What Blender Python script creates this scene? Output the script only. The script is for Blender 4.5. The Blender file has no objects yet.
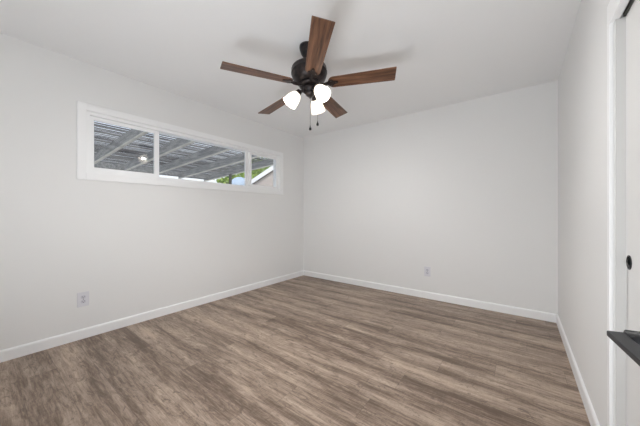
import bpy, bmesh, math, random
from mathutils import Vector, Matrix
random.seed(7)
S = bpy.context.scene
C = S.collection
PI = math.pi
R = math.radians

# ------------------------------------------------------------------ camera
CAM_H = 1.104
cd = bpy.data.cameras.new('camera'); cam = bpy.data.objects.new('camera', cd); C.objects.link(cam)
cam.location = (0, 0, CAM_H)
cam.rotation_euler = (R(90), 0, R(37.2))
cd.sensor_width = 36; cd.lens = 36 * 263 / 640; cd.clip_start = 0.02
S.camera = cam
S.view_settings.view_transform = 'Standard'
S.view_settings.look = 'None'
S.view_settings.gamma = 1
S.view_settings.use_curve_mapping = False
S.view_settings.exposure = 0.13
S.cycles.use_denoising = True
S.cycles.max_bounces = 10
S.cycles.diffuse_bounces = 6
S.cycles.sample_clamp_indirect = 6

# ------------------------------------------------------------------ world (pale daylight sky)
W = bpy.data.worlds.new('sky'); S.world = W; W.use_nodes = True
nt = W.node_tree; nt.nodes.clear()
wo = nt.nodes.new('ShaderNodeOutputWorld'); bg = nt.nodes.new('ShaderNodeBackground')
tc = nt.nodes.new('ShaderNodeTexCoord'); sp = nt.nodes.new('ShaderNodeSeparateXYZ'); rp = nt.nodes.new('ShaderNodeValToRGB')
nt.links.new(tc.outputs['Generated'], sp.inputs[0]); nt.links.new(sp.outputs['Z'], rp.inputs[0])
rp.color_ramp.elements[0].position = 0.0; rp.color_ramp.elements[0].color = (1, 1, 1, 1)
rp.color_ramp.elements[1].position = 0.6; rp.color_ramp.elements[1].color = (0.50, 0.66, 0.95, 1)
nt.links.new(rp.outputs[0], bg.inputs[0]); bg.inputs[1].default_value = 1.15
nt.links.new(bg.outputs[0], wo.inputs[0])

# ------------------------------------------------------------------ sun (high, from behind the house)
sd = bpy.data.lights.new('sun', 'SUN'); sd.energy = 3.0; sd.angle = R(0.6); sd.color = (1, .95, .88)
sun = bpy.data.objects.new('sun', sd); C.objects.link(sun)
sun.rotation_euler = Vector((-0.45, 0.55, -1.0)).to_track_quat('-Z', 'Y').to_euler()

# ------------------------------------------------------------------ added fill lamp in the hall doorway, unseen behind the camera
ad = bpy.data.lights.new('hall_fill', 'AREA'); ad.shape = 'RECTANGLE'; ad.size = .78; ad.size_y = 1.9
ad.energy = 10; ad.color = (0.94, 0.97, 1.0)
hall = bpy.data.objects.new('hall_fill', ad); C.objects.link(hall)
hall.location = (-0.19, -.33, 1.1); hall.rotation_euler = (R(108), 0, R(5))

ud = bpy.data.lights.new('ceiling_fill', 'AREA'); ud.shape = 'RECTANGLE'; ud.size = 1.4; ud.size_y = .2  # added uplight strip low by the front wall, unseen; brightens ceiling and walls
ud.energy = 18; ud.color = (0.92, 0.96, 1.0)
up = bpy.data.objects.new('ceiling_fill', ud); C.objects.link(up)
up.location = (-.8, -.13, .35); up.rotation_euler = (R(138), 0, R(4))

# ================================================================== materials
def mat(name, col, rough=0.5, metal=0.0, spec=0.5):
    m = bpy.data.materials.new(name); m.use_nodes = True
    b = m.node_tree.nodes['Principled BSDF']
    b.inputs['Base Color'].default_value = (*col, 1); b.inputs['Roughness'].default_value = rough
    b.inputs['Metallic'].default_value = metal; b.inputs['Specular IOR Level'].default_value = spec
    return m
def nd(m, t, **k):
    n = m.node_tree.nodes.new(t)
    for a, v in k.items(): setattr(n, a, v)
    return n
def lk(m, a, b): m.node_tree.links.new(a, b)
def noise_bump(m, scale, strength, dist=0.002):
    t = nd(m, 'ShaderNodeTexCoord'); n = nd(m, 'ShaderNodeTexNoise'); b = nd(m, 'ShaderNodeBump')
    n.inputs['Scale'].default_value = scale; n.inputs['Detail'].default_value = 3
    b.inputs['Strength'].default_value = strength; b.inputs['Distance'].default_value = dist
    lk(m, t.outputs['Object'], n.inputs['Vector']); lk(m, n.outputs['Fac'], b.inputs['Height'])
    lk(m, b.outputs[0], m.node_tree.nodes['Principled BSDF'].inputs['Normal'])
def vary(m, c1, c2, scale, stretch=(1, 1, 1), detail=4, lo=.35, hi=.65):
    t = nd(m, 'ShaderNodeTexCoord'); mp = nd(m, 'ShaderNodeMapping'); n = nd(m, 'ShaderNodeTexNoise'); r = nd(m, 'ShaderNodeValToRGB')
    mp.inputs['Scale'].default_value = stretch; n.inputs['Scale'].default_value = scale; n.inputs['Detail'].default_value = detail
    r.color_ramp.elements[0].position = lo; r.color_ramp.elements[0].color = (*c1, 1)
    r.color_ramp.elements[1].position = hi; r.color_ramp.elements[1].color = (*c2, 1)
    lk(m, t.outputs['Object'], mp.inputs[0]); lk(m, mp.outputs[0], n.inputs['Vector']); lk(m, n.outputs['Fac'], r.inputs[0])
    lk(m, r.outputs[0], m.node_tree.nodes['Principled BSDF'].inputs['Base Color'])

M_wall = mat('wall_paint', (.838, .838, .832), .7, spec=.25); noise_bump(M_wall, 160, .08)
M_ceil = mat('ceiling_paint', (.895, .90, .905), .85, spec=.15); noise_bump(M_ceil, 120, .12)
M_trim = mat('trim_paint', (.94, .945, .95), .35)
M_vinyl = mat('window_vinyl', (.96, .965, .97), .3)
M_closet = mat('closet_door_paint', (.77, .765, .755), .4); noise_bump(M_closet, 60, .05)
M_jamb = mat('shaded_jamb_paint', (.66, .655, .64), .5)  # shade on the jamb face put into a darker base colour
M_plate = mat('outlet_plastic', (.74, .74, .78), .3)
M_socket = mat('outlet_face_plastic', (.62, .62, .68), .35)
M_slot = mat('outlet_slot', (.05, .05, .05), .6)
M_black = mat('matte_black_metal', (.022, .022, .024), .42, .3)
M_dark = mat('dark_track_metal', (.06, .058, .05), .6, .3)
M_bronze = mat('oil_rubbed_bronze', (.035, .028, .028), .38, .55); vary(M_bronze, (.014, .013, .015), (.045, .034, .032), 30)
M_screw = mat('bronze_screw', (.12, .10, .09), .3, .8)
M_rubber = mat('black_knob', (.012, .012, .012), .35)

# floor: wood-look planks along X
def floor_mat():
    m = mat('plank_floor', (.3, .25, .2), .42, spec=.4)
    L = lambda a, b: lk(m, a, b)
    B = m.node_tree.nodes['Principled BSDF']
    def math_(op, a, b=None):
        n = nd(m, 'ShaderNodeMath', operation=op)
        for i, v in enumerate((a, b)):
            if v is None: continue
            if isinstance(v, (int, float)): n.inputs[i].default_value = v
            else: L(v, n.inputs[i])
        return n.outputs[0]
    t = nd(m, 'ShaderNodeTexCoord'); s = nd(m, 'ShaderNodeSeparateXYZ'); L(t.outputs['Object'], s.inputs[0])
    PW, PL = .178, 1.22
    yr = math_('DIVIDE', s.outputs['Y'], PW); row = math_('FLOOR', yr); fy = math_('FRACT', yr)
    wn = nd(m, 'ShaderNodeTexWhiteNoise', noise_dimensions='1D'); L(row, wn.inputs['W'])
    xr = math_('ADD', math_('DIVIDE', s.outputs['X'], PL), wn.outputs['Value'])
    colm = math_('FLOOR', xr); fx = math_('FRACT', xr)
    cv = nd(m, 'ShaderNodeCombineXYZ'); L(row, cv.inputs[0]); L(colm, cv.inputs[1])
    pn = nd(m, 'ShaderNodeTexWhiteNoise', noise_dimensions='2D'); L(cv.outputs[0], pn.inputs['Vector'])
    prnd = pn.outputs['Value']
    # shifted coordinate per plank
    off = math_('MULTIPLY', prnd, 37.0)
    cc = nd(m, 'ShaderNodeCombineXYZ'); L(math_('ADD', s.outputs['X'], off), cc.inputs[0]); L(s.outputs['Y'], cc.inputs[1]); L(off, cc.inputs[2])
    def noise(sx, sy, sc, det, rough=.55, dist=0.0):
        mp = nd(m, 'ShaderNodeMapping'); mp.inputs['Scale'].default_value = (sx, sy, 1); L(cc.outputs[0], mp.inputs[0])
        n = nd(m, 'ShaderNodeTexNoise'); n.inputs['Scale'].default_value = sc; n.inputs['Detail'].default_value = det
        n.inputs['Roughness'].default_value = rough; n.inputs['Distortion'].default_value = dist
        L(mp.outputs[0], n.inputs['Vector']); return n.outputs['Fac']
    def gnoise(sx, sy, sc, det, rough, dist):
        mp = nd(m, 'ShaderNodeMapping'); mp.inputs['Scale'].default_value = (sx, sy, 1); L(t.outputs['Object'], mp.inputs[0])
        n = nd(m, 'ShaderNodeTexNoise'); n.inputs['Scale'].default_value = sc; n.inputs['Detail'].default_value = det
        n.inputs['Roughness'].default_value = rough; n.inputs['Distortion'].default_value = dist
        L(mp.outputs[0], n.inputs['Vector']); return n.outputs['Fac']
    broad = math_('ADD', math_('MULTIPLY', gnoise(.4, 5.2, 1.6, 3, .55, .5), .6), math_('MULTIPLY', noise(.5, 4.2, 1.7, 3, .5, 1.0), .4))
    grain = noise(1.7, 13, 2.3, 9, .74, 1.3)          # streaky grain
    fine = noise(2.2, 30, 3.0, 6, .8)                # pores
    knots = noise(2.4, 7, 2.2, 9, .82, 2.4)         # dark worn patches
    saw = noise(70, 6, 2.0, 2, .6)                   # crosswise saw marks
    v = math_('ADD', math_('ADD', math_('MULTIPLY', broad, 1.0), math_('MULTIPLY', grain, .66)), -.33)
    v = math_('ADD', v, math_('MULTIPLY', math_('SUBTRACT', fine, .5), .5))
    v = math_('ADD', v, math_('MULTIPLY', math_('SUBTRACT', saw, .5), .10))
    v = math_('ADD', v, math_('MULTIPLY', math_('SUBTRACT', prnd, .5), .045))
    r = nd(m, 'ShaderNodeValToRGB'); L(v, r.inputs[0])
    el = r.color_ramp.elements
    el[0].position = .33; el[0].color = (0.130, 0.086, 0.061, 1)
    el[1].position = .70; el[1].color = (0.558, 0.436, 0.339, 1)
    e = el.new(.43); e.color = (0.219, 0.158, 0.118, 1)
    e = el.new(.54); e.color = (0.363, 0.275, 0.213, 1)
    # dark knot patches
    kr = nd(m, 'ShaderNodeMapRange'); kr.inputs['From Min'].default_value = .535; kr.inputs['From Max'].default_value = .60
    L(knots, kr.inputs['Value'])
    mx = nd(m, 'ShaderNodeMixRGB'); mx.inputs['Color2'].default_value = (.12, .085, .065, 1)
    L(math_('MULTIPLY', kr.outputs[0], .72), mx.inputs['Fac']); L(r.outputs[0], mx.inputs['Color1'])
    # seams
    def edge(f, wd):
        d = math_('MINIMUM', f, math_('SUBTRACT', 1.0, f)); return math_('LESS_THAN', d, wd)
    sm = math_('MAXIMUM', edge(fy, .0016 / PW), edge(fx, .0016 / PL))
    mx2 = nd(m, 'ShaderNodeMixRGB'); mx2.inputs['Color2'].default_value = (.05, .035, .026, 1)
    L(math_('MULTIPLY', sm, .35), mx2.inputs['Fac']); L(mx.outputs[0], mx2.inputs['Color1'])
    L(mx2.outputs[0], B.inputs['Base Color'])
    bp = nd(m, 'ShaderNodeBump'); bp.inputs['Strength'].default_value = .18; bp.inputs['Distance'].default_value = .001
    L(math_('SUBTRACT', v, sm), bp.inputs['Height']); L(bp.outputs[0], B.inputs['Normal'])
    return m
M_floor = floor_mat()

def blade_mat():
    m = mat('walnut_blade', (.2, .1, .06), .38, spec=.4)
    B = m.node_tree.nodes['Principled BSDF']
    t = nd(m, 'ShaderNodeTexCoord'); oi = nd(m, 'ShaderNodeObjectInfo')
    mp = nd(m, 'ShaderNodeMapping'); mp.inputs['Scale'].default_value = (1.6, 22, 1)
    ml = nd(m, 'ShaderNodeMath', operation='MULTIPLY'); ml.inputs[1].default_value = 20; lk(m, oi.outputs['Random'], ml.inputs[0])
    cb = nd(m, 'ShaderNodeCombineXYZ'); lk(m, ml.outputs[0], cb.inputs[0]); lk(m, ml.outputs[0], cb.inputs[2])
    ad_ = nd(m, 'ShaderNodeVectorMath', operation='ADD'); lk(m, t.outputs['Object'], ad_.inputs[0]); lk(m, cb.outputs[0], ad_.inputs[1])
    lk(m, ad_.outputs[0], mp.inputs[0])
    n = nd(m, 'ShaderNodeTexNoise'); n.inputs['Scale'].default_value = 2.2; n.inputs['Detail'].default_value = 6; n.inputs['Distortion'].default_value = .7
    n.inputs['Roughness'].default_value = .6
    lk(m, mp.outputs[0], n.inputs['Vector'])
    r = nd(m, 'ShaderNodeValToRGB'); el = r.color_ramp.elements
    el[0].position = .33; el[0].color = (.055, .026, .016, 1); el[1].position = .7; el[1].color = (.27, .135, .075, 1)
    e = el.new(.5); e.color = (.14, .066, .038, 1)
    lk(m, n.outputs['Fac'], r.inputs[0]); lk(m, r.outputs[0], B.inputs['Base Color'])
    return m
M_blade = blade_mat()

def shade_mat():
    m = bpy.data.materials.new('frosted_lit_glass'); m.use_nodes = True; m.node_tree.nodes.clear()
    o = nd(m, 'ShaderNodeOutputMaterial'); d = nd(m, 'ShaderNodeBsdfPrincipled'); tr = nd(m, 'ShaderNodeBsdfTranslucent')
    d.inputs['Base Color'].default_value = (.9, .87, .82, 1); d.inputs['Roughness'].default_value = .25
    d.inputs['Emission Color'].default_value = (1, .86, .70, 1); d.inputs['Emission Strength'].default_value = 1.6
    tr.inputs['Color'].default_value = (.95, .88, .78, 1)
    mx = nd(m, 'ShaderNodeMixShader'); mx.inputs[0].default_value = .012
    lk(m, d.outputs[0], mx.inputs[1]); lk(m, tr.outputs[0], mx.inputs[2]); lk(m, mx.outputs[0], o.inputs[0])
    return m
M_shade = shade_mat()
M_bulb = mat('lit_bulb', (1, 1, 1)); _b = M_bulb.node_tree.nodes['Principled BSDF']
_b.inputs['Emission Color'].default_value = (1, .98, .955, 1); _b.inputs['Emission Strength'].default_value = 1020

def glass_mat():
    m = bpy.data.materials.new('window_glass'); m.use_nodes = True; m.node_tree.nodes.clear()
    o = nd(m, 'ShaderNodeOutputMaterial'); t = nd(m, 'ShaderNodeBsdfTransparent'); g = nd(m, 'ShaderNodeBsdfGlossy')
    t.inputs[0].default_value = (.97, .98, .98, 1); g.inputs['Roughness'].default_value = 0.0
    # two-sided Fresnel (Schlick), the same from either side of the pane
    ge = nd(m, 'ShaderNodeNewGeometry'); dt = nd(m, 'ShaderNodeVectorMath', operation='DOT_PRODUCT')
    lk(m, ge.outputs['Incoming'], dt.inputs[0]); lk(m, ge.outputs['Normal'], dt.inputs[1])
    ab = nd(m, 'ShaderNodeMath', operation='ABSOLUTE'); lk(m, dt.outputs['Value'], ab.inputs[0])
    om = nd(m, 'ShaderNodeMath', operation='SUBTRACT'); om.inputs[0].default_value = 1; lk(m, ab.outputs[0], om.inputs[1])
    pw = nd(m, 'ShaderNodeMath', operation='POWER'); lk(m, om.outputs[0], pw.inputs[0]); pw.inputs[1].default_value = 5
    f = nd(m, 'ShaderNodeMath', operation='MULTIPLY_ADD'); lk(m, pw.outputs[0], f.inputs[0]); f.inputs[1].default_value = .95; f.inputs[2].default_value = .05
    mx = nd(m, 'ShaderNodeMixShader'); lk(m, f.outputs[0], mx.inputs[0])
    lk(m, t.outputs[0], mx.inputs[1]); lk(m, g.outputs[0], mx.inputs[2]); lk(m, mx.outputs[0], o.inputs[0])
    return m
M_glass = glass_mat()

M_rafter = mat('weathered_grey_rafter', (.17, .175, .18), .8); vary(M_rafter, (.19, .195, .20), (.34, .34, .33), 3, (1, 6, 6))
M_slat = mat('weathered_grey_slat', (.16, .16, .17), .8); vary(M_slat, (.05, .05, .055), (.27, .26, .25), 2.2, (6, .8, 6))
M_batten = mat('pale_batten', (.62, .60, .55), .7); vary(M_batten, (.50, .48, .44), (.68, .66, .60), 4)
M_post = mat('dark_green_grey_post', (.10, .10, .08), .8)
M_patio = mat('patio_concrete', (.50, .48, .45), .9); vary(M_patio, (.42, .40, .37), (.56, .54, .50), 1.5)
M_ext = mat('exterior_stucco', (.62, .60, .56), .9)
M_nbr = mat('neighbour_tan_siding', (.50, .43, .38), .85)
M_fascia = mat('white_fascia_paint', (.90, .88, .86), .5)
M_roof = mat('shingle_roof', (.16, .14, .13), .9)
M_leaf = mat('leaf_green', (.25, .40, .05), .6); vary(M_leaf, (.10, .22, .03), (.50, .62, .12), 5)
M_bark = mat('bark', (.10, .08, .06), .9)
M_tarp = mat('pale_blue_cover', (.38, .46, .56), .6)
M_earth = mat('hall_wall_paint', (.8, .79, .77), .8)

# ================================================================== mesh helpers
def fin(name, bm, m, parent=None, smooth=False):
    bmesh.ops.recalc_face_normals(bm, faces=bm.faces[:])
    me = bpy.data.meshes.new(name); bm.to_mesh(me); bm.free()
    if m: me.materials.append(m)
    if smooth:
        for p in me.polygons: p.use_smooth = True
    o = bpy.data.objects.new(name, me); C.objects.link(o)
    if parent: o.parent = parent
    return o
def box(bm, x0, y0, z0, x1, y1, z1, mtx=None):
    vs = [bm.verts.new(Vector(p)) for p in ((x0,y0,z0),(x1,y0,z0),(x1,y1,z0),(x0,y1,z0),(x0,y0,z1),(x1,y0,z1),(x1,y1,z1),(x0,y1,z1))]
    if mtx:
        for v in vs: v.co = mtx @ v.co
    for f in ((0,3,2,1),(4,5,6,7),(0,1,5,4),(1,2,6,5),(2,3,7,6),(3,0,4,7)): bm.faces.new([vs[i] for i in f])
    return vs
def bev(bm, w, seg=2):
    bmesh.ops.remove_doubles(bm, verts=bm.verts[:], dist=1e-6)
    es = [e for e in bm.edges if len(e.link_faces) == 2 and e.calc_face_angle(0) > .5]
    bmesh.ops.bevel(bm, geom=es, offset=w, segments=seg, affect='EDGES', profile=.5)
def boxo(name, c, m, parent=None, b=0, seg=2):
    bm = bmesh.new(); box(bm, *c)
    if b: bev(bm, b, seg)
    return fin(name, bm, m, parent)
def prism(bm, pts, a, b, mtx=None):
    """extrude closed 2D outline (u,v) from w=a to w=b"""
    lo = [bm.verts.new((u, v, a)) for u, v in pts]; hi = [bm.verts.new((u, v, b)) for u, v in pts]
    n = len(pts)
    bm.faces.new(lo[::-1]); bm.faces.new(hi)
    for i in range(n): bm.faces.new((lo[i], lo[(i+1) % n], hi[(i+1) % n], hi[i]))
    if mtx:
        for v in lo + hi: v.co = mtx @ v.co
def lathe(bm, prof, seg=32, mtx=None, cap=True):
    rings = []
    for r, z in prof:
        if r < 1e-5: rings.append([bm.verts.new((0, 0, z))])
        else: rings.append([bm.verts.new((r*math.cos(2*PI*i/seg), r*math.sin(2*PI*i/seg), z)) for i in range(seg)])
    for a, b in zip(rings, rings[1:]):
        for i in range(seg):
            j = (i+1) % seg
            if len(a) == 1 and len(b) == 1: continue
            if len(a) == 1: bm.faces.new((a[0], b[i], b[j]))
            elif len(b) == 1: bm.faces.new((a[i], a[j], b[0]))
            else: bm.faces.new((a[i], a[j], b[j], b[i]))
    if cap:
        for rg in (rings[0], rings[-1]):
            if len(rg) > 1: bm.faces.new(rg)
    if mtx:
        for rg in rings:
            for v in rg: v.co = mtx @ v.co
def tube(bm, pts, r, seg=10, mtx=None):
    pts = [Vector(p) for p in pts]; rings = []
    for i, p in enumerate(pts):
        d = (pts[min(i+1, len(pts)-1)] - pts[max(i-1, 0)]).normalized()
        q = d.to_track_quat('Z', 'Y'); rr = r[i] if isinstance(r, (list, tuple)) else r
        rings.append([bm.verts.new(p + q @ Vector((rr*math.cos(2*PI*k/seg), rr*math.sin(2*PI*k/seg), 0))) for k in range(seg)])
    for a, b in zip(rings, rings[1:]):
        for k in range(seg): bm.faces.new((a[k], a[(k+1) % seg], b[(k+1) % seg], b[k]))
    bm.faces.new(rings[0][::-1]); bm.faces.new(rings[-1])
    if mtx:
        for rg in rings:
            for v in rg: v.co = mtx @ v.co
def struct(o): o['kind'] = 'structure'; return o
def thing(name, label, cat, loc=(0, 0, 0), group=None):
    o = bpy.data.objects.new(name, None); C.objects.link(o); o.location = loc; o.empty_display_size = .1
    o['label'] = label; o['category'] = cat
    if group: o['group'] = group
    return o
def tag(o, label, cat, group=None, kind=None):
    o['label'] = label; o['category'] = cat
    if group: o['group'] = group
    if kind: o['kind'] = kind
    return o

# ================================================================== room shell
XL, XR, YB, YF, ZC = -3.064, 0.307, 3.552, -0.25, 2.44
T = .12
struct(boxo('floor', (XL-T, YF-2.2, -.1, XR+.75, YB+T, 0), M_floor))
struct(boxo('ceiling', (XL-T, YF-2.2, ZC, XR+.75, YB+T, ZC+.12), M_ceil))
struct(boxo('wall_back', (XL-T, YB, 0, XR+.75, YB+T, ZC), M_wall))
# left wall with window opening
WY0, WY1, WZ0, WZ1 = .603, 2.973, 1.46, 2.015
bm = bmesh.new()
box(bm, XL-T, YF-T, 0, XL, WY0, ZC); box(bm, XL-T, WY1, 0, XL, YB, ZC)
box(bm, XL-T, WY0, 0, XL, WY1, WZ0); box(bm, XL-T, WY0, WZ1, XL, WY1, ZC)
struct(fin('wall_left', bm, M_wall))
# right wall with closet opening
CY1, CY0, CZ = 1.589, -.02, 1.886
bm = bmesh.new()
box(bm, XR, CY1, 0, XR+.11, YB, ZC); box(bm, XR, CY0, CZ+.02, XR+.11, CY1, ZC); box(bm, XR, YF, 0, XR+.11, CY0, ZC)
struct(fin('wall_right', bm, M_wall))
# closet interior back and side
bm = bmesh.new(); box(bm, XR+.70, YF, 0, XR+.75, YB, ZC); box(bm, XR+.11, 1.75, 0, XR+.70, 1.80, ZC)
struct(fin('wall_closet', bm, M_wall))
# front wall with doorway behind the camera
DX0, DX1 = -.60, .225
bm = bmesh.new()
box(bm, XL, YF-T, 0, DX0, YF, ZC); box(bm, DX1, YF-T, 0, XR+.75, YF, ZC); box(bm, DX0, YF-T, 2.05, DX1, YF, ZC)
struct(fin('wall_front', bm, M_wall))
# short hall beyond the doorway
bm = bmesh.new(); box(bm, -1.5, YF-2.2, 0, -1.4, YF-T, ZC); box(bm, .75, YF-2.2, 0, .85, YF-T, ZC); box(bm, -1.5, YF-2.3, 0, .85, YF-2.2, ZC)
struct(fin('wall_hall', bm, M_earth))

# ---- baseboards (profile: flat board with eased top)
def baseboard(name, p0, p1, nrm):
    p0 = Vector(p0); p1 = Vector(p1); d = (p1-p0); L = d.length; d.normalize(); n = Vector(nrm)
    prof = [(0, 0), (.0135, 0), (.0135, .070), (.012, .078), (.008, .084), (.004, .086), (0, .086)]
    bm = bmesh.new(); a = [bm.verts.new(p0 + n*u + Vector((0, 0, v))) for u, v in prof]; b = [bm.verts.new(p1 + n*u + Vector((0, 0, v))) for u, v in prof]
    k = len(prof)
    for i in range(k): bm.faces.new((a[i], a[(i+1) % k], b[(i+1) % k], b[i]))
    bm.faces.new(a); bm.faces.new(b)
    return struct(fin(name, bm, M_trim))
baseboard('baseboard_left', (XL, YF, 0), (XL, YB, 0), (1, 0, 0))
baseboard('baseboard_back', (XL+.0135, YB, 0), (XR-.0135, YB, 0), (0, -1, 0))
baseboard('baseboard_right', (XR, 1.627, 0), (XR, YB, 0), (-1, 0, 0))
baseboard('baseboard_front', (XL+.0135, YF, 0), (DX0-.06, YF, 0), (0, 1, 0))

# ---- closet opening trim: side casing, jamb, header casing, fascia, dark track
tr = struct(boxo('trim_1', (XR-.012, CY1, 0, XR, CY1+.038, CZ), M_trim, b=.003))          # side casing strip
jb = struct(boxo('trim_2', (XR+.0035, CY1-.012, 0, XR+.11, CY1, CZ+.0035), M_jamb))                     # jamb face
hd = struct(boxo('trim_3', (XR-.012, CY0-.04, CZ, XR+.003, CY1+.038, CZ+.092), M_trim, b=.003))   # header casing
fs = struct(boxo('trim_4', (XR+.003, CY0, CZ+.004, XR+.015, CY1-.012, CZ+.06), M_trim))         # fascia lip
trk = struct(boxo('trim_5', (XR+.024, CY0, CZ+.0045, XR+.105, CY1-.012, CZ+.06), M_dark))         # dark sliding track

# closet sliding doors
XD = XR+.031
def pull(parent, y):
    bm = bmesh.new(); mt = Matrix.Translation((XD, y, .913)) @ Matrix.Rotation(R(-90), 4, 'Y')
    lathe(bm, [(.0275, -.001), (.0278, .0025), (.0255, .0035), (.0235, .002), (.022, -.006), (0, -.0065)], 36, mt, cap=False)
    o = fin('finger_pull', bm, M_black, parent, True); o['label'] = 'round matte black recessed finger pull'
    bm = bmesh.new(); lathe(bm, [(.004, -.0062), (.004, -.005), (0, -.0045)], 12, mt, cap=False); fin('screw', bm, M_screw, o)
def closet(name, x, y0, y1, py):
    # door slab with a circular recess is drawn by the pull dish sitting in its face
    bm = bmesh.new()
    N = 24; r = .0235; cy, cz = py, .913
    # front face with round hole
    z0, z1 = .012, CZ+.003
    rim = [bm.verts.new((x, cy + r*math.cos(2*PI*i/N + PI/4), cz + r*math.sin(2*PI*i/N + PI/4))) for i in range(N)]
    cor = [bm.verts.new(p) for p in ((x, y1, z1), (x, y0, z1), (x, y0, z0), (x, y1, z0))]
    q = N//4
    for k in range(4):
        seg = [rim[(k*q+i) % N] for i in range(q+1)]
        for i in range(q): bm.faces.new((cor[k], seg[i], seg[i+1]))
        bm.faces.new((cor[k], seg[-1], cor[(k+1) % 4]))
    bk = [bm.verts.new((x+.033, v.co.y, v.co.z)) for v in cor]
    for k in range(4): bm.faces.new((cor[k], cor[(k+1) % 4], bk[(k+1) % 4], bk[k]))
    bm.faces.new(bk)
    d2 = [bm.verts.new((x+.012, v.co.y, v.co.z)) for v in rim]
    for i in range(N): bm.faces.new((rim[i], rim[(i+1) % N], d2[(i+1) % N], d2[i]))
    bm.faces.new(d2)
    return struct(fin(name, bm, M_closet))
d1 = closet('door_1', XD, .76, CY1-.0135, 1.531); pull(d1, 1.531)
d2 = closet('door_2', XD+.037, CY0, .80, .06)

# open room door beside the camera (hinged on the doorway, swung in) with its lever
ANG = R(2.2)
DM = Matrix.Translation((.141, .56, 0)) @ Matrix.Rotation(ANG, 4, 'Z')     # local: -Y runs from latch edge to hinge, -X is room side
bm = bmesh.new(); box(bm, 0, -.785, .012, .035, 0, 2.03, DM); dr = struct(fin('door_3', bm, M_trim))
# lever: flat L-shaped bar; measured outer corner at (.0906,.503), lever heading 6.4 deg left of +Y
LH = R(6.4); LM = Matrix.Translation((.0906, .503, .9467)) @ Matrix.Rotation(LH, 4, 'Z')
bm = bmesh.new()
pts = [(0, -.0015), (.0015, 0), (.054, .0105), (.054, -.0045), (.0175, -.0085), (.017, -.012), (.017, -.118), (.0150, -.1205), (.002, -.1205), (0, -.118)]
prism(bm, pts, -.0033, .0033, LM); bev(bm, .0008, 2)
lv = fin('lever_handle', bm, M_black, dr); lv['label'] = 'matte black flat lever handle'
bm = bmesh.new(); yy = -.052
mt = DM @ Matrix.Translation((0, yy, .942)) @ Matrix.Rotation(R(-90), 4, 'Y')
lathe(bm, [(.029, 0), (.029, .009), (.027, .012), (.013, .012), (.0115, .034), (.0, .034)], 40, mt, cap=False)
fin('rose_plate', bm, M_black, lv, True)

# ================================================================== window
win = bpy.data.objects.new('window_1', None); C.objects.link(win); win.location = (XL, 1.788, 1.7375); struct(win)
wm = Matrix.Translation(-win.location)
def wbox(name, c, m, parent=win, b=0):
    bm = bmesh.new(); box(bm, *c, Matrix.Translation(-win.location))
    if b: bev(bm, b)
    return fin(name, bm, m, parent)
# casing: four flat boards
bm = bmesh.new(); cw = .061; cx0, cx1 = XL, XL+.016
for c in ((cx0, WY0-cw, WZ0-cw, cx1, WY0, WZ1+cw), (cx0, WY1, WZ0-cw, cx1, WY1+cw, WZ1+cw), (cx0, WY0, WZ1, cx1, WY1, WZ1+cw), (cx0, WY0, WZ0-cw, cx1, WY1, WZ0)):
    b2 = bmesh.new(); box(b2, *c, wm); bev(b2, .002); me = bpy.data.meshes.new('t'); b2.to_mesh(me); b2.free(); bm.from_mesh(me); bpy.data.meshes.remove(me)
fin('window_casing', bm, M_trim, win)
# vinyl main frame
xf0, xf1 = XL-.122, XL-.012
bm = bmesh.new(); fw = .030
for c in ((xf0, WY0, WZ0, xf1, WY0+fw, WZ1), (xf0, WY1-fw, WZ0, xf1, WY1, WZ1), (xf0, WY0+fw, WZ1-fw, xf1, WY1-fw, WZ1), (xf0, WY0+fw, WZ0, xf1, WY1-fw, WZ0+fw)): box(bm, *c, wm)
# reveal liners
for c in ((xf1, WY0, WZ0, XL, WY0+.004, WZ1), (xf1, WY1-.004, WZ0, XL, WY1, WZ1), (xf1, WY0, WZ1-.004, XL, WY1, WZ1), (xf1, WY0, WZ0, XL, WY1, WZ0+.004)): box(bm, *c, wm)
# fixed mullions
box(bm, XL-.072, 1.182, WZ0+fw, XL-.046, 1.216, WZ1-fw, wm); box(bm, XL-.072, 2.345, WZ0+fw, XL-.046, 2.412, WZ1-fw, wm)
fin('window_frame', bm, M_vinyl, win)
TILT, TILT2 = -1.9, -.4
def sash(y0, y1, xs0, xs1, sw=.028, top=.004):
    z0, z1 = WZ0+fw, WZ1-fw-top
    bm = bmesh.new()
    for c in ((xs0, y0, z0, xs1, y0+sw, z1), (xs0, y1-sw, z0, xs1, y1, z1), (xs0, y0+sw, z1-sw, xs1, y1-sw, z1), (xs0, y0+sw, z0, xs1, y1-sw, z0+sw)): box(bm, *c, wm)
    s = fin('sliding_sash', bm, M_vinyl, win)
    g = wbox('glass_pane', ((xs0+xs1)/2-.002, y0+sw, z0+sw, (xs0+xs1)/2+.002, y1-sw, z1-sw), M_glass, s)
    return s, g
s1, g1 = sash(WY0+fw, 1.190, XL-.044, XL-.020, sw=.030)
s2, _g = sash(2.398, WY1-fw, XL-.044, XL-.020, sw=.030)
wbox('glass_pane', (XL-.060, 1.216, WZ0+fw, XL-.056, 2.345, WZ1-fw), M_glass)
# the left pane is glazed very slightly out of true
_c = Vector((XL-.032, .916, 1.7375)) - win.location
g1.matrix_local = Matrix.Translation(_c) @ Matrix.Rotation(R(TILT), 4, 'Z') @ Matrix.Rotation(R(TILT2), 4, 'Y') @ Matrix.Translation(-_c)
# latches
for y in (1.176,):
    wbox('sash_latch', (XL-.020, y-.006, 1.715, XL-.012, y+.008, 1.76), M_vinyl, s1, .002)
wbox('sash_latch', (XL-.020, 2.402, 1.715, XL-.012, 2.416, 1.76), M_vinyl, s2, .002)

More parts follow.
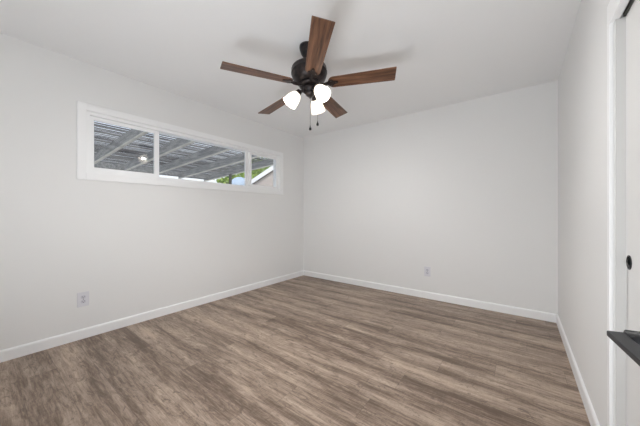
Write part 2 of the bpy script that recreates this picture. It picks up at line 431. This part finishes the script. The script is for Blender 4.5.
# ================================================================== outlets
def outlet(loc, rz, label):
    t = thing('wall_outlet', label, 'outlet', loc, 'duplex wall outlets'); t.rotation_euler = (0, 0, rz)
    # local: plate in XZ plane, faces +Y... (front at y>0)
    bm = bmesh.new(); box(bm, -.040, 0, -.063, .040, .006, .063); bev(bm, .003, 3); pl = fin('cover_plate', bm, M_plate, t)
    for s in (-1, 1):
        bm = bmesh.new(); pts = []
        for i in range(24):
            a = 2*PI*i/24; pts.append((.0172*math.cos(a), max(-.0135, min(.0135, .0172*math.sin(a)))))
        mt = Matrix.Translation((0, .0055, s*.0195)) @ Matrix.Rotation(R(90), 4, 'X') @ Matrix.Scale(-1, 4, (0, 0, 1))
        prism(bm, pts, 0, .0025, mt); f = fin('socket_face', bm, M_socket, t)
        bm = bmesh.new(); z = s*.0195
        box(bm, -.0080, .0078, z-.001, -.0060, .0084, z+.008); box(bm, .0060, .0078, z-.001, .0080, .0084, z+.008)
        lathe(bm, [(.0028, .0078), (.0028, .0084)], 12, Matrix.Translation((0, 0, z-.007)) @ Matrix.Rotation(R(-90), 4, 'X'))
        fin('slots', bm, M_slot, f)
    bm = bmesh.new(); lathe(bm, [(.0032, .0055), (.0032, .0068), (0, .0072)], 12, Matrix.Rotation(R(-90), 4, 'X'), cap=False); fin('screw', bm, M_screw, t)
    return t
outlet((XL, .584, .345), R(-90), 'white duplex wall outlet low on the left wall below the window')
outlet((-.950, YB, .348), R(180), 'white duplex wall outlet low on the plain back wall')

# ================================================================== ceiling fan
Q = Vector((-1.330, 1.617, 2.121)); TX, TY = .0735, -.01916
RT = Vector((-1.353, 1.623, ZC))
fan = thing('ceiling_fan', 'bronze ceiling fan with five walnut blades and three lit frosted glass shades', 'ceiling fan', RT)
n = Vector((-TX, -TY, 1)).normalized(); ex = Vector((1, 0, TX)).normalized(); ey = n.cross(ex)
TM = Matrix.Translation(Q - RT) @ Matrix((ex, ey, n)).transposed().to_4x4()    # fan frame -> root frame
bm = bmesh.new(); lathe(bm, [(.068, 0), (.069, -.012), (.066, -.03), (.058, -.055), (.044, -.080), (.026, -.096), (.020, -.10), (0, -.10)], 40, cap=False)
bmesh.ops.contextual_create(bm, geom=[e for e in bm.edges if e.is_boundary]); fin('canopy', bm, M_bronze, fan, True)
bm = bmesh.new(); tube(bm, [(0, 0, -.09), (TM @ Vector((0, 0, .16)))], .0125, 16); fin('downrod', bm, M_bronze, fan, True)
bm = bmesh.new()
lathe(bm, [(0, .205), (.022, .205), (.026, .195), (.028, .175), (.050, .164), (.095, .156), (.122, .148), (.137, .138), (.1405, .128), (.141, .104), (.1435, .100), (.1435, .092), (.140, .088),
           (.137, .070), (.128, .048), (.110, .028), (.090, .016), (.075, .010), (0, .010)], 56, TM, cap=False)
fin('motor_housing', bm, M_bronze, fan, True)
# flywheel under the motor
bm = bmesh.new(); lathe(bm, [(0, .012), (.078, .012), (.084, .004), (.084, -.008), (.070, -.014), (0, -.014)], 40, TM, cap=False); fin('flywheel', bm, M_bronze, fan, True)
# switch housing + fitter
bm = bmesh.new(); lathe(bm, [(0, -.012), (.050, -.012), (.054, -.020), (.052, -.040), (.044, -.052), (.038, -.056), (.040, -.062), (.036, -.078), (.022, -.092), (.010, -.098), (.009, -.106), (0, -.110)], 40, TM, cap=False)
fin('light_fitter', bm, M_bronze, fan, True)
# blades
def blade_outline():
    pts = [(.662, -.0665), (.664, -.0640), (.664, .0640), (.662, .0665)]
    for i in range(0, 13):
        a = R(90 + 180*i/12); pts.append((.192 + .046*math.cos(a)*1.0, .056*math.sin(a)))
    return pts
PIT = R(-12)
blades = []
for k in range(5):
    bmx = TM @ Matrix.Rotation(R(244.147 + 72*k), 4, 'Z') @ Matrix.Rotation(PIT, 4, 'X')
    if k == 0:
        bm = bmesh.new(); prism(bm, blade_outline(), -.003, .003); bev(bm, .0012, 1)
        b = fin('blade', bm, M_blade, fan)
        bm = bmesh.new()     # ornate iron: narrow neck widening to a leaf with two lobes, with an open eye
        out = [(.060, .016), (.095, .012), (.125, .011), (.145, .018), (.158, .032), (.172, .037), (.184, .032), (.192, .020), (.205, .015), (.220, .010), (.228, 0)]
        out = out + [(x, -y) for x, y in out[-2::-1]]
        prism(bm, out, -.0095, -.0035); bev(bm, .0012, 1)
        ir = fin('blade_iron', bm, M_bronze, b)
        bm = bmesh.new(); tube(bm, [(.070, 0, -.004), (.10, 0, -.012), (.13, 0, -.014), (.160, 0, -.009)], [.012, .010, .009, .006], 10)
        rb = fin('iron_rib', bm, M_bronze, b, True)
        scs = []
        for sx, sy in ((.172, .024), (.172, -.024), (.210, 0)):
            bm = bmesh.new(); lathe(bm, [(.0045, -.0095), (.0045, -.0115), (0, -.0125)], 10, Matrix.Translation((sx, sy, 0)), cap=False)
            scs.append(fin('screw', bm, M_screw, b, True))
        b.matrix_local = bmx; kids = [ir, rb] + scs
    else:
        b2 = b.copy(); C.objects.link(b2); b2.parent = fan; b2.matrix_local = bmx
        for ch in kids:
            c2 = ch.copy(); C.objects.link(c2); c2.parent = b2
# light arms, shades, bulbs
for off in (188, -52, 68):
    az = off + 37.2
    A = TM @ Matrix.Rotation(R(az), 4, 'Z')
    dn = R(50)
    cc = Vector((.132, 0, -.112)); d = Vector((math.cos(dn), 0, -math.sin(dn)))
    SL = .110
    neck = cc - d*(SL*.5); 
    q = d.to_track_quat('Z', 'Y').to_matrix().to_4x4(); SM = A @ Matrix.Translation(neck) @ q
    bm = bmesh.new(); p0 = Vector((.034, 0, -.068)); p3 = neck - d*.018
    tube(bm, [p0, p0*.6+p3*.4+Vector((0, 0, .010)), p0*.25+p3*.75+Vector((0, 0, .010)), p3], .0085, 12, A); fin('lamp_arm', bm, M_bronze, fan, True)
    bm = bmesh.new(); lathe(bm, [(0, -.030), (.012, -.030), (.020, -.024), (.024, -.010), (.027, .006), (.030, .010), (.030, .016), (.027, .016), (0, .010)], 28, SM, cap=False)
    fin('lamp_holder', bm, M_bronze, fan, True)
    bm = bmesh.new()
    outp = [(.026, .006), (.034, .012), (.041, .024), (.048, .042), (.053, .064), (.057, .088), (.060, SL)]
    prof = outp + [(r-.003, z-.0) for r, z in outp[::-1]]
    lathe(bm, prof, 40, SM, cap=False); sh = fin('lamp_shade', bm, M_shade, fan, True)
    bm = bmesh.new(); lathe(bm, [(0, .014), (.012, .014), (.014, .028), (.022, .042), (.027, .056), (.026, .068), (.018, .080), (.008, .085), (0, .086)], 24, SM, cap=False)
    bl = fin('bulb', bm, M_bulb, sh, True)
# pull chains
def chain(off, r, ztop, zbot):
    a = R(off + 37.2)
    base = TM @ Vector((0, 0, -.07)); rt = base + Vector((r*math.cos(a), r*math.sin(a), 0))
    zt = ztop - ZC; zb = zbot - ZC
    bm = bmesh.new(); tube(bm, [(rt.x, rt.y, zt), (rt.x, rt.y, zb+.02)], .0013, 6)
    nb = int((zt-zb)/.006)
    c = fin('pull_chain', bm, M_screw, fan)
    bm = bmesh.new(); lathe(bm, [(0, .026), (.003, .024), (.0045, .014), (.0095, .004), (.0105, -.004), (.008, -.011), (0, -.013)], 16, Matrix.Translation((rt.x, rt.y, zb)), cap=False)
    fin('chain_knob', bm, M_rubber, c, True)
chain(0, .001, 2.03, 1.773)
chain(10, .060, 2.06, 1.812)

# ================================================================== outside: patio cover
ZR = lambda x: 2.30 + .053*(x + 6)          # underside height of rafters (falls away from the house)
X0, X1 = -8.38, XL-T-.01
pg = thing('patio_cover', 'grey slatted patio cover on rafters outside the window', 'pergola', (X0, 4.65, 0))
po = pg.location.copy()
def slopebox(bm, x0, x1, y0, y1, dz0, dz1):
    vs = box(bm, x0, y0, 0, x1, y1, 1)
    for v in vs: v.co.z = ZR(v.co.x) + (dz1 if v.co.z > .5 else dz0); v.co -= po
for yr in (-1.35, -.60, .12, .85, 1.60, 2.33, 3.05, 3.82, 4.64):
    bm = bmesh.new(); slopebox(bm, X0, X1, yr, yr+.042, 0, .17); rf = fin('rafter', bm, M_rafter, pg)
    bm = bmesh.new(); slopebox(bm, X0, X1, yr-.004, yr+.046, -.018, 0); fin('batten', bm, M_batten, rf)['label'] = 'pale batten under the rafter'
x = X1 - .06; i = 0
while x > X0 + .02:
    w = random.uniform(.031, .040)
    y1 = 4.75 + random.uniform(-.05, .08); y0 = -1.6
    bm = bmesh.new(); lift = random.uniform(0, .004)
    slopebox(bm, x-w, x, y0, y1, .17+lift, .180+lift); fin('slat', bm, M_slat, pg)
    x -= w + random.choice((.034, .045, .05, .062, .045)); i += 1
for yp in (4.60,):
    bm = bmesh.new(); box(bm, -6.86-po.x, yp-po.y-.03, 0, -6.80-po.x, yp-po.y+.03, ZR(-6.87)-.0, None); fin('post', bm, M_post, pg)
bm = bmesh.new(); box(bm, -6.91-po.x, -1.3-po.y, 0, -6.83-po.x, -1.22-po.y, ZR(-6.87)); fin('post', bm, M_post, pg)
bm = bmesh.new(); slopebox(bm, -8.12, -8.08, -1.4, 4.66, .0, .165); fin('rim_board', bm, M_rafter, pg)
bm = bmesh.new(); slopebox(bm, X1-.04, X1, -1.6, 4.7, .01, .165); fin('ledger_board', bm, M_rafter, pg)

struct(boxo('ground', (-40, -20, -.16, XL-T, 40, -.11), M_patio))
# neighbour house gable
nb = thing('neighbour_house', 'tan gabled neighbouring house with white sloping roof edge', 'house', (-6.6, 8, -.11))
bm = bmesh.new(); px = lambda xx: (xx+6.6)
prism(bm, [(px(-10.9), 0), (px(-2.3), 0), (px(-2.3), 2.28), (px(-6.6), 3.79), (px(-10.9), 2.28)], 0, 7, Matrix.Rotation(R(90), 4, 'X') @ Matrix.Scale(-1, 4, (0, 0, 1)))
fin('house_wall', bm, M_nbr, nb)
for s in (-1, 1):
    a = Vector((s*4.9, 0, 2.20-.03)); b_ = Vector((0, 0, 3.92-.03)); dv = b_ - a
    bm = bmesh.new()
    pts = [(a.x, a.z-.09), (b_.x, b_.z-.09), (b_.x, b_.z+.11), (a.x, a.z+.11)]
    prism(bm, pts, .04, .09, Matrix.Rotation(R(90), 4, 'X')); fin('fascia_board', bm, M_fascia, nb)
    bm = bmesh.new(); pts = [(a.x, a.z+.06), (b_.x, b_.z+.06), (b_.x, b_.z+.13), (a.x, a.z+.13)]
    prism(bm, pts, -7.2, .05, Matrix.Rotation(R(90), 4, 'X')); fin('roof_slope', bm, M_roof, nb)

# trees beyond the patio: leaf-cluster crowns and trunk
def tree(x, y, zt, r, nleaf, label, seed, squash=.8, ls=.10):
    rnd = random.Random(seed)
    t = thing('tree', label, 'tree', (x, y, -.11), 'trees beyond the patio')
    bm = bmesh.new(); tube(bm, [(0, 0, 0), (.05, .02, zt*.35), (-.03, .05, zt*.62), (.05, 0, zt*.85)], [.13, .11, .08, .03], 9)
    for k in range(6):
        a = rnd.uniform(0, 6.28); tube(bm, [(0, .03, zt*.5), (math.cos(a)*r*.35, math.sin(a)*r*.35, zt*.68), (math.cos(a)*r*.7, math.sin(a)*r*.7, zt*.82)], [.05, .035, .012], 6)
    fin('trunk', bm, M_bark, t)
    bm = bmesh.new(); cl = []
    for k in range(26):
        v = Vector((rnd.gauss(0, 1), rnd.gauss(0, 1), rnd.gauss(0, 1))).normalized() * (rnd.random()**.4) * r * .75
        cl.append(Vector((v.x, v.y, v.z*squash + zt*.78)))
    for k in range(nleaf):
        c0 = rnd.choice(cl); p = c0 + Vector((rnd.gauss(0, 1), rnd.gauss(0, 1), rnd.gauss(0, 1))) * r*.17
        u = Vector((rnd.gauss(0, 1), rnd.gauss(0, 1), rnd.gauss(0, .6))).normalized(); w = u.cross(Vector((rnd.gauss(0, 1), rnd.gauss(0, 1), rnd.gauss(0, 1)))).normalized()
        s = ls*rnd.uniform(.7, 1.3)
        bm.faces.new([bm.verts.new(p + q_) for q_ in (-u*s, w*s*.45, u*s, -w*s*.45)])
    o = fin('foliage', bm, M_leaf, t)
tree(-19.6, 16.5, 6.4, 2.4, 6000, 'bright green leafy tree rising behind the neighbouring roof edge', 3)
tree(-13.2, 9.3, 3.6, 1.3, 3500, 'green leafy tree low beside the patio post', 5)
# pale blue domed cover
tp = thing('blue_canopy', 'pale blue domed canopy beyond the patio post', 'canopy', (-9.84, 7.1, -.11))
bm = bmesh.new(); lathe(bm, [(.26, 2.0), (.38, 2.1), (.45, 2.25), (.46, 2.36), (.44, 2.5), (.36, 2.64), (.23, 2.74), (.10, 2.79), (0, 2.80)], 28, cap=False); fin('dome', bm, M_tarp, tp, True)
bm = bmesh.new(); tube(bm, [(0, 0, 0), (0, 0, 2.74)], .03, 12); fin('pole', bm, M_post, tp)
